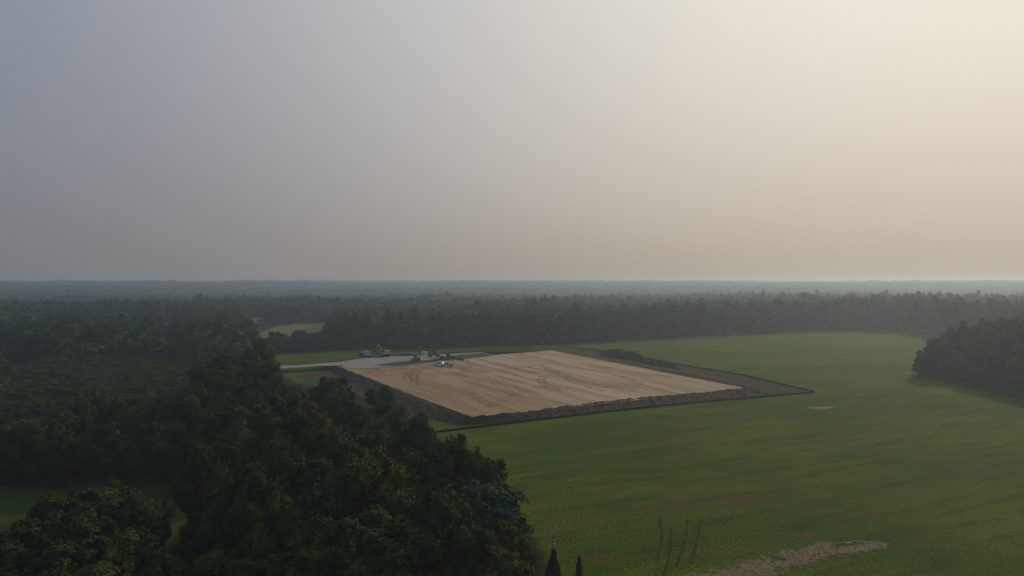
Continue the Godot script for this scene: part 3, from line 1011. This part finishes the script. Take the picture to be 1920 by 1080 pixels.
	scatter("thicket", KIT.mid_olive.crown, sc, scrub)

	# ---- grass
	var tuft := MB.new()
	tuft.col = Color(1, 1, 1)
	for k in 16:
		var a := rng.randf() * TAU
		var r := rng.randf() * 0.3
		var o := Vector3(cos(a) * r, 0, sin(a) * r)
		var lean := Vector3(rng.randf_range(-0.2, 0.2), rng.randf_range(0.05, 0.17), rng.randf_range(-0.2, 0.2))
		var side := Vector3(cos(a * 3.0), 0, sin(a * 3.0)) * 0.07
		tuft.leaf(o - side, o + side, o + lean + side * 0.3, o + lean - side * 0.3, (Vector3.UP * 1.3 + lean.normalized()).normalized())
	var places := []
	var colors := PackedColorArray()
	var z := -78.0
	while z > -430.0:
		var step := 0.33 + (-z - 78.0) * 0.0026
		var x := maxf(-130.0, z * 0.75)
		while x < minf(150.0, -z * 0.74):
			var p := Vector2(x + rng.randf_range(-0.6, 0.6) * step, z + rng.randf_range(-0.6, 0.6) * step)
			x += step
			if not (within(p.x, p.y, meadow) or within(p.x, p.y, clearing)) or bare_ground(p): continue
			if rng.randf() < smoothstep(180.0, 430.0, -z): continue
			var s := rng.randf_range(0.7, 1.4) * (0.48 + minf(-z - 78.0, 180.0) * 0.0016)
			places.append(Transform3D(Basis.from_euler(Vector3(0, rng.randf() * TAU, 0)).scaled(Vector3(s, minf(s, 0.9) * (0.55 + nf.get_noise_2d(p.x * 3.0, p.y * 3.0) * 0.5), s)), Vector3(p.x, -0.02, p.y)))
			colors.append(tone(ground_color(p.x, p.y), 0.16))
		z -= step
	var grass := Node3D.new()
	grass.name = "grass"
	add_child(grass)
	tag(grass, "uneven green grass covering the meadow", "grass", "", "stuff")
	scatter("tufts", tuft.mesh(M.blade), places, grass, colors)
	print("tufts ", places.size())

var site_poly := PackedVector2Array()
func bare_ground(p: Vector2) -> bool:
	if site_poly.is_empty():
		site_poly = gpoly([[862, 797], [1000, 790], [1120, 774], [1210, 767], [1330, 756], [1524, 738], [1400, 707], [1260, 683], [1165, 664], [1045, 650], [920, 656], [800, 661], [690, 667], [500, 682], [500, 700], [560, 712], [640, 724], [706, 750], [770, 780]])
	if within(p.x, p.y, site_poly): return true
	if p.y > -150 and p.x > 20:
		if patch_cover(gravel_trail, p.x, p.y, 1.7) > rng.randf_range(0.0, 0.9): return true
		for r in ruts:
			if patch_cover(r, p.x, p.y, 0.3) > 0.1: return true
	return false

# ground kept free of forest: meadow, clearings, and the open lanes in which houses and hay field show
func free_ground(p: Vector2) -> bool:
	var d := p.length()
	if d < 900.0:
		if within(p.x, p.y, meadow) or within(p.x, p.y, scrub_poly) or within(p.x, p.y, clearing) or within(p.x, p.y, hay_poly): return true
		if d < 330.0 and p.x > -110.0: return true
		if p.y > -205.0: return true
		if p.x > 150 and p.y > -340: return true
		var px := 960.0 + F * p.x / -p.y
		if px > 478 and px < 618 and p.y > -600: return true
		for h in [[298, 328, 620], [296, 310, 640], [462, 490, 660], [442, 450, 640]]:
			if px > h[0] and px < h[1] and p.y > -h[2] and p.y < -330: return true
	return false

# ------------------------------------------------------------------ machines and vehicles on the site
func wheel(o: Node3D, at: Vector3, r: float, w: float) -> void:
	var mb := MB.new()
	mb.tube(Vector3(0, 0, -w / 2), Vector3(0, 0, w / 2), r, r, 14)
	var t := put("wheel", mb.mesh(M.tyre), o)
	t.position = at
	var hub := MB.new()
	hub.tube(Vector3(0, 0, -w / 2 - 0.02), Vector3(0, 0, w / 2 + 0.02), r * 0.55, r * 0.55, 10)
	put("rim", hub.mesh(M.steel), t)

func part(called: String, o: Node, m: Material, build: Callable) -> MeshInstance3D:
	var mb := MB.new()
	build.call(mb)
	return put(called, mb.mesh(m), o)

func crawler(o: Node3D, z: float, length: float, high: float, wide: float) -> void:
	part("track", o, M.machine_dark, func(mb):
		var h := length / 2.0
		mb.profile([Vector2(-h + high * 0.4, 0), Vector2(h - high * 0.4, 0), Vector2(h, high * 0.45), Vector2(h - high * 0.3, high), Vector2(-h + high * 0.3, high), Vector2(-h, high * 0.45)], z - wide / 2, z + wide / 2, 0.02))

func build_machines() -> void:
	var y := PAD_Y + 0.16
	# excavator with its boom folded up
	var o := thing("excavator", "yellow tracked excavator with its boom raised beside the trailer", "excavator", gp(721, 668.5, y), 0.35)
	o.scale = Vector3.ONE * 1.15
	crawler(o, -1.1, 3.8, 0.85, 0.6)
	crawler(o, 1.1, 3.8, 0.85, 0.6)
	part("turntable", o, M.machine_dark, func(mb): mb.tube(Vector3(0, 0.6, 0), Vector3(0, 1.1, 0), 0.8, 0.8, 14))
	part("body", o, M.yellow, func(mb): mb.profile([Vector2(-1.3, 1.1), Vector2(2.1, 1.1), Vector2(2.3, 1.5), Vector2(2.1, 2.3), Vector2(0.2, 2.35), Vector2(-1.3, 1.9)], -1.25, 1.25))
	var cab := part("cab", o, M.yellow, func(mb): mb.profile([Vector2(-1.4, 1.3), Vector2(0.1, 1.3), Vector2(0.1, 2.95), Vector2(-1.0, 2.95), Vector2(-1.4, 2.3)], 0.3, 1.24))
	part("window", cab, M.glass_dark, func(mb): mb.profile([Vector2(-1.43, 2.0), Vector2(-0.1, 2.0), Vector2(-0.1, 2.75), Vector2(-1.02, 2.8), Vector2(-1.43, 2.3)], 0.26, 1.28))
	part("boom", o, M.yellow, func(mb):
		mb.tube(Vector3(-0.9, 1.7, -0.2), Vector3(-1.7, 3.9, -0.2), 0.32, 0.3, 6)
		mb.tube(Vector3(-1.7, 3.9, -0.2), Vector3(-2.6, 4.8, -0.2), 0.3, 0.2, 6))
	part("arm", o, M.yellow, func(mb): mb.tube(Vector3(-2.4, 4.9, -0.2), Vector3(-3.7, 2.6, -0.2), 0.24, 0.16, 6))
	part("bucket", o, M.machine_dark, func(mb): mb.profile([Vector2(-3.9, 2.7), Vector2(-3.3, 2.6), Vector2(-2.9, 1.9), Vector2(-3.3, 1.5), Vector2(-4.0, 1.8)], -0.65, 0.25))

	# long low trailer
	o = thing("lowboy_trailer", "long low blue-grey trailer parked beside the excavator", "trailer", gp(706, 669.5, y), 0.05)
	part("deck", o, M.steel, func(mb): mb.profile([Vector2(-4.6, 0.85), Vector2(2.6, 0.85), Vector2(3.2, 1.45), Vector2(4.6, 1.45), Vector2(4.6, 1.65), Vector2(3.0, 1.65), Vector2(2.4, 1.1), Vector2(-4.6, 1.1)], -1.25, 1.25, 0.01))
	part("frame", o, M.deep_blue, func(mb): mb.box(Vector3(-0.8, 0.65, 0), Vector3(6.6, 0.4, 1.1)))
	part("sideboard", o, M.deep_blue, func(mb): mb.box(Vector3(-1.0, 1.35, -1.2), Vector3(6.8, 0.5, 0.08)))
	for x in [-3.9, -2.9]:
		for s in [-1.0, 1.0]: wheel(o, Vector3(x, 0.48, s * 1.05), 0.48, 0.35)
	part("landing_leg", o, M.machine_dark, func(mb): mb.box(Vector3(3.4, 0.72, 0), Vector3(0.18, 1.45, 1.4)))

	# dark site truck
	o = thing("dump_truck", "dark grey dump truck standing at the edge of the gravel yard", "truck", gp(684, 670, y), 1.25)
	part("chassis", o, M.machine_dark, func(mb): mb.box(Vector3(0, 0.85, 0), Vector3(6.2, 0.3, 1.0)))
	part("dump_bed", o, M.deep_blue, func(mb): mb.profile([Vector2(-3.2, 1.1), Vector2(0.9, 1.1), Vector2(1.0, 2.6), Vector2(-3.4, 2.5)], -1.2, 1.2))
	var tc := part("cab", o, M.steel, func(mb): mb.profile([Vector2(1.1, 0.8), Vector2(3.3, 0.8), Vector2(3.3, 1.7), Vector2(2.5, 1.85), Vector2(2.2, 2.8), Vector2(1.1, 2.8)], -1.15, 1.15))
	part("window", tc, M.glass_dark, func(mb): mb.profile([Vector2(1.3, 1.85), Vector2(2.5, 1.9), Vector2(2.25, 2.6), Vector2(1.3, 2.6)], -1.18, 1.18))
	for x in [-2.2, -1.2, 2.5]:
		for s in [-1.0, 1.0]: wheel(o, Vector3(x, 0.5, s * 1.0), 0.5, 0.34)

	# bulldozer
	o = thing("bulldozer", "yellow bulldozer working on the dark crushed stone", "bulldozer", gp(781, 676.5, y), 0.1)
	crawler(o, -0.95, 3.2, 1.0, 0.55)
	crawler(o, 0.95, 3.2, 1.0, 0.55)
	part("body", o, M.yellow, func(mb): mb.profile([Vector2(-1.6, 0.7), Vector2(1.7, 0.7), Vector2(1.75, 1.75), Vector2(0.4, 1.9), Vector2(-1.6, 1.7)], -0.65, 0.65))
	var dc := part("cab", o, M.glass_dark, func(mb): mb.profile([Vector2(-1.3, 1.6), Vector2(0.2, 1.6), Vector2(0.1, 2.8), Vector2(-1.2, 2.8)], -0.7, 0.7))
	part("cab_roof", dc, M.yellow, func(mb): mb.box(Vector3(-0.55, 2.88, 0), Vector3(1.7, 0.14, 1.6), 0.06))
	part("blade", o, M.machine_dark, func(mb): mb.profile([Vector2(-2.45, 0.1), Vector2(-2.2, 0.1), Vector2(-2.35, 0.7), Vector2(-2.15, 1.3), Vector2(-2.3, 1.35), Vector2(-2.6, 0.7)], -1.6, 1.6, 0.0))
	part("push_arm", o, M.yellow, func(mb):
		for s in [-1.3, 1.3]: mb.tube(Vector3(-2.3, 0.5, s), Vector3(0.2, 0.5, s), 0.12, 0.12, 6))
	part("exhaust", o, M.machine_dark, func(mb): mb.tube(Vector3(1.0, 1.8, 0.2), Vector3(1.0, 2.6, 0.2), 0.07, 0.07, 6))

	# red-brown roller and scraper
	o = thing("soil_roller", "dark red-brown soil roller standing on the pale gravel", "roller", gp(815, 669, y), -0.3)
	part("drum", o, M.machine_dark, func(mb): mb.tube(Vector3(-2.0, 0.75, -1.05), Vector3(-2.0, 0.75, 1.05), 0.75, 0.75, 18))
	part("drum_frame", o, M.rust_red, func(mb): mb.box(Vector3(-1.6, 1.0, 0), Vector3(2.2, 0.35, 2.4), 0.05))
	part("body", o, M.rust_red, func(mb): mb.profile([Vector2(-0.3, 0.8), Vector2(2.4, 0.8), Vector2(2.5, 1.5), Vector2(0.8, 1.9), Vector2(-0.3, 1.7)], -0.85, 0.85))
	var rc := part("cab", o, M.glass_dark, func(mb): mb.profile([Vector2(-0.7, 1.4), Vector2(0.7, 1.4), Vector2(0.6, 2.8), Vector2(-0.6, 2.8)], -0.75, 0.75))
	part("cab_roof", rc, M.machine_dark, func(mb): mb.box(Vector3(0, 2.88, 0), Vector3(1.6, 0.14, 1.7), 0.05))
	for s in [-1.0, 1.0]: wheel(o, Vector3(1.4, 0.75, s * 0.95), 0.75, 0.5)

	o = thing("wheel_tractor", "rust-red wheel tractor with a box scraper behind the parked cars", "tractor", gp(842, 674, y), 0.15)
	part("hood", o, M.rust_red, func(mb): mb.profile([Vector2(0.2, 0.9), Vector2(2.3, 0.9), Vector2(2.35, 1.6), Vector2(0.2, 1.9)], -0.5, 0.5))
	var wc := part("cab", o, M.rust_red, func(mb): mb.profile([Vector2(-1.3, 1.0), Vector2(0.3, 1.0), Vector2(0.2, 2.8), Vector2(-1.1, 2.8)], -0.75, 0.75))
	part("window", wc, M.glass_dark, func(mb): mb.profile([Vector2(-1.18, 1.7), Vector2(0.22, 1.7), Vector2(0.16, 2.5), Vector2(-1.06, 2.5)], -0.78, 0.78))
	for s in [-1.0, 1.0]:
		wheel(o, Vector3(-0.7, 0.85, s * 1.0), 0.85, 0.45)
		wheel(o, Vector3(1.7, 0.55, s * 0.8), 0.55, 0.35)
	part("scraper_box", o, M.rust_red, func(mb): mb.profile([Vector2(-4.2, 0.3), Vector2(-2.4, 0.3), Vector2(-2.2, 1.5), Vector2(-4.2, 1.7)], -1.2, 1.2))
	part("drawbar", o, M.machine_dark, func(mb): mb.box(Vector3(-1.9, 0.6, 0), Vector3(1.4, 0.15, 0.2)))

	# white storage box
	o = thing("office_trailer", "small white site box at the back of the gravel yard", "trailer", gp(796, 665.5, y), 0.1)
	o.scale = Vector3.ONE * 0.62
	part("body", o, M.white_paint, func(mb): mb.box(Vector3(0, 1.35, 0), Vector3(4.2, 2.1, 2.2), 0.02))
	part("door", o, M.steel, func(mb): mb.box(Vector3(-0.8, 1.25, 1.12), Vector3(0.8, 1.8, 0.06)))
	part("window", o, M.glass_dark, func(mb): mb.box(Vector3(0.9, 1.6, 1.12), Vector3(1.0, 0.6, 0.06)))
	for s in [-1.0, 1.0]: wheel(o, Vector3(0, 0.36, s * 0.95), 0.36, 0.24)
	part("hitch", o, M.machine_dark, func(mb): mb.box(Vector3(2.7, 0.42, 0), Vector3(1.3, 0.12, 0.14)))

	# bundle of green pipes
	for k in 6:
		var p := gp(762, 666.5, y)
		var i := k if k < 3 else k - 3
		var pipe := MB.new()
		pipe.tube(Vector3(-3, 0, 0), Vector3(3, 0, 0), 0.3, 0.3, 12, false)
		pipe.tube(Vector3(-3, 0, 0), Vector3(3, 0, 0), 0.25, 0.25, 12, false)
		pipe.tube(Vector3(2.8, 0, 0), Vector3(3.0, 0, 0), 0.34, 0.34, 12, false)
		var q := put("drain_pipe", pipe.mesh(M.pipe_green), self)
		q.position = p + Vector3(0, 0.34 + (0.0 if k < 3 else 0.56), (i - 1) * 0.7 + (0.35 if k >= 3 else 0.0) - (0.0))
		q.rotation.y = 0.08
		tag(q, "dark green drain pipe in the pile behind the bulldozer", "pipe", "pile of green drain pipes")

	# two parked cars on the sand
	o = thing("pickup_truck", "silver pickup truck parked on the sand beside a white car", "pickup truck", gp(838, 687.5, PAD_Y), PI + 0.06)
	part("body", o, M.silver_paint, func(mb): mb.profile([Vector2(-2.75, 0.45), Vector2(2.7, 0.45), Vector2(2.8, 0.95), Vector2(2.6, 1.12), Vector2(1.3, 1.2), Vector2(-2.75, 1.2)], -0.95, 0.95))
	var pc := part("cab", o, M.silver_paint, func(mb): mb.profile([Vector2(-1.0, 1.18), Vector2(1.35, 1.18), Vector2(0.6, 1.85), Vector2(-0.8, 1.85)], -0.84, 0.84))
	part("window", pc, M.glass_dark, func(mb): mb.profile([Vector2(-0.98, 1.24), Vector2(1.2, 1.24), Vector2(0.58, 1.76), Vector2(-0.8, 1.76)], -0.87, 0.87))
	part("bed_liner", o, M.machine_dark, func(mb): mb.box(Vector3(-1.9, 1.21, 0), Vector3(1.5, 0.04, 1.6)))
	part("headlight", o, M.white_paint, func(mb): mb.box(Vector3(2.72, 0.95, 0.66), Vector3(0.08, 0.18, 0.36)))
	part("headlight", o, M.white_paint, func(mb): mb.box(Vector3(2.72, 0.95, -0.66), Vector3(0.08, 0.18, 0.36)))
	for x in [-1.75, 1.75]:
		for s in [-1.0, 1.0]: wheel(o, Vector3(x, 0.4, s * 0.86), 0.4, 0.26)
	o = thing("parked_car", "white car parked at an angle behind the silver pickup", "car", gp(824, 685.5, PAD_Y), PI - 0.5)
	part("body", o, M.white_paint, func(mb): mb.profile([Vector2(-2.3, 0.35), Vector2(2.3, 0.35), Vector2(2.35, 0.75), Vector2(1.3, 0.98), Vector2(-2.2, 1.02), Vector2(-2.35, 0.8)], -0.9, 0.9))
	pc = part("cab", o, M.white_paint, func(mb): mb.profile([Vector2(-2.0, 1.0), Vector2(1.2, 0.97), Vector2(0.4, 1.62), Vector2(-1.7, 1.66)], -0.8, 0.8))
	part("window", pc, M.glass_dark, func(mb): mb.profile([Vector2(-1.9, 1.05), Vector2(1.06, 1.03), Vector2(0.38, 1.54), Vector2(-1.68, 1.56)], -0.83, 0.83))
	for x in [-1.4, 1.45]:
		for s in [-1.0, 1.0]: wheel(o, Vector3(x, 0.34, s * 0.8), 0.34, 0.22)
	# orange barrel by the cars, dark culvert ring on the stone
	o = thing("traffic_barrel", "small orange barrel standing beside the white car", "barrel", gp(814.5, 684.5, PAD_Y))
	part("drum", o, M.orange, func(mb): mb.tube(Vector3(0, 0.05, 0), Vector3(0, 1.0, 0), 0.34, 0.27, 12))
	part("base", o, M.tyre, func(mb): mb.tube(Vector3(0, 0, 0), Vector3(0, 0.08, 0), 0.45, 0.45, 12))
	part("band", o, M.white_paint, func(mb): mb.tube(Vector3(0, 0.55, 0), Vector3(0, 0.72, 0), 0.31, 0.3, 12))
	var ring := MB.new()
	ring.tube(Vector3(-1.4, 0.4, 0), Vector3(1.4, 0.4, 0), 0.4, 0.4, 14, false)
	ring.tube(Vector3(-1.4, 0.4, 0), Vector3(1.4, 0.4, 0), 0.32, 0.32, 14, false)
	var cul := put("culvert_pipe", ring.mesh(M.machine_dark), self)
	cul.position = gp(863, 675.5, y)
	cul.rotation.y = -0.2
	tag(cul, "short black culvert pipe at the edge of the crushed stone", "pipe")

# ------------------------------------------------------------------ houses, vine-covered pole, sapling
func build_small() -> void:
	var spots := [[306, 611, 9.0, 6.0, 0.5, "pale roofed house showing in the gap of the left woods"], [317, 617, 9.0, 6.0, 0.9, "pale house lower in the gap between the woodland trees"], [322, 622, 7.0, 5.0, 0.2, "small pale outbuilding below the two pale houses"], [468, 602, 11.0, 7.0, 0.3, "white house among the trees beyond the hay field"], [483, 600, 10.0, 6.0, -0.2, "white walled house beside another beyond the hay field"], [446, 612, 9.0, 6.0, 0.2, "small white house hidden deep among woodland trees"]]
	for s in spots:
		var p := gp(s[0], s[1], 3.0)
		p.y = 0.0
		var o := thing("house", s[5], "house", p, s[4])
		var w: float = s[2] / 2.0
		var d: float = s[3] / 2.0
		part("wall", o, M.house_wall, func(mb):
			mb.box(Vector3(0, 1.6, 0), Vector3(w * 2, 3.6, d * 2))
			for e in [-1.0, 1.0]: mb.tri(Vector3(w * e, 3.4, -d), Vector3(w * e, 3.4, d), Vector3(w * e, 5.3, 0)))
		part("roof", o, M.house_roof if s[0] > 400 else M.house_wall, func(mb):
			for e in [-1.0, 1.0]:
				mb.quad(Vector3(-w - 0.4, 3.2, e * (d + 0.4)), Vector3(w + 0.4, 3.2, e * (d + 0.4)), Vector3(w + 0.4, 5.45, 0), Vector3(-w - 0.4, 5.45, 0)))
		part("door", o, M.deep_blue, func(mb): mb.box(Vector3(0, 1.1, d + 0.03), Vector3(1.0, 2.1, 0.08)))
		for e in [-0.6, 0.6]: part("window", o, M.glass_dark, func(mb): mb.box(Vector3(w * e, 1.9, d + 0.03), Vector3(1.2, 1.2, 0.08)))

	# utility pole swallowed by vines
	var p := gp(1038, 995, 12.0)
	p.y = 0.0
	var o := thing("utility_pole", "grey utility pole wrapped in dark vines at the meadow edge", "utility pole", p)
	part("pole", o, M.pole_wood, func(mb): mb.tube(Vector3(0, -0.3, 0), Vector3(0, 11.6, 0), 0.17, 0.11, 12))
	part("insulator", o, M.ceramic, func(mb): mb.tube(Vector3(0.02, 11.55, 0), Vector3(0.02, 12.0, 0), 0.05, 0.03, 8))
	part("crossarm", o, M.pole_wood, func(mb): mb.box(Vector3(0, 11.2, 0), Vector3(0.09, 0.11, 1.5)))
	part("transformer", o, M.ceramic, func(mb): mb.tube(Vector3(0.02, 10.35, 0.22), Vector3(0.02, 10.85, 0.22), 0.11, 0.11, 12))
	part("vine", o, M.leaf, func(mb):
		for k in 5200:
			var t := rng.randf()
			var yy := lerpf(0.0, 10.2, pow(t, 0.9))
			var a := rng.randf() * TAU
			var r := (0.62 * smoothstep(10.4, 7.2, yy) + 0.12) * (1.0 + 0.55 * nf.get_noise_3d(cos(a) * 22.0, yy * 14.0, sin(a) * 22.0))
			var out := Vector3(cos(a), 0.25, sin(a)).normalized()
			mb.col = tone(Color(0.04, 0.05, 0.016), 0.35)
			leaf_at(mb, Vector3(cos(a), 0, sin(a)) * r * pow(rng.randf(), 0.3) + Vector3(0, yy, 0), out, 0.2))
	var q := gp(1086, 1042, 8.0)
	q.y = 0.0
	o = thing("young_cedar", "slim young cedar with ragged tip beside the vine-wrapped pole", "tree", q)
	part("trunk", o, M.bark, func(mb):
		mb.col = Color(0.08, 0.06, 0.045)
		mb.tube(Vector3(0, -0.3, 0), Vector3(0, 7.6, 0), 0.12, 0.02, 7, false))
	part("crown", o, M.leaf, func(mb):
		for k in 4600:
			var yy := 0.3 + 7.7 * (1.0 - pow(rng.randf(), 0.6))
			var a := rng.randf() * TAU
			var r := (8.2 - yy) * 0.17 * (0.8 + 0.9 * nf.get_noise_3d(cos(a) * 30.0, yy * 22.0, sin(a) * 30.0)) + 0.03
			var out := Vector3(cos(a), 0.5, sin(a)).normalized()
			mb.col = tone(Color(0.032, 0.046, 0.02), 0.3)
			leaf_at(mb, Vector3(cos(a), 0, sin(a)) * r * pow(rng.randf(), 0.4) + Vector3(0, yy, 0), out, 0.16, 2.2))
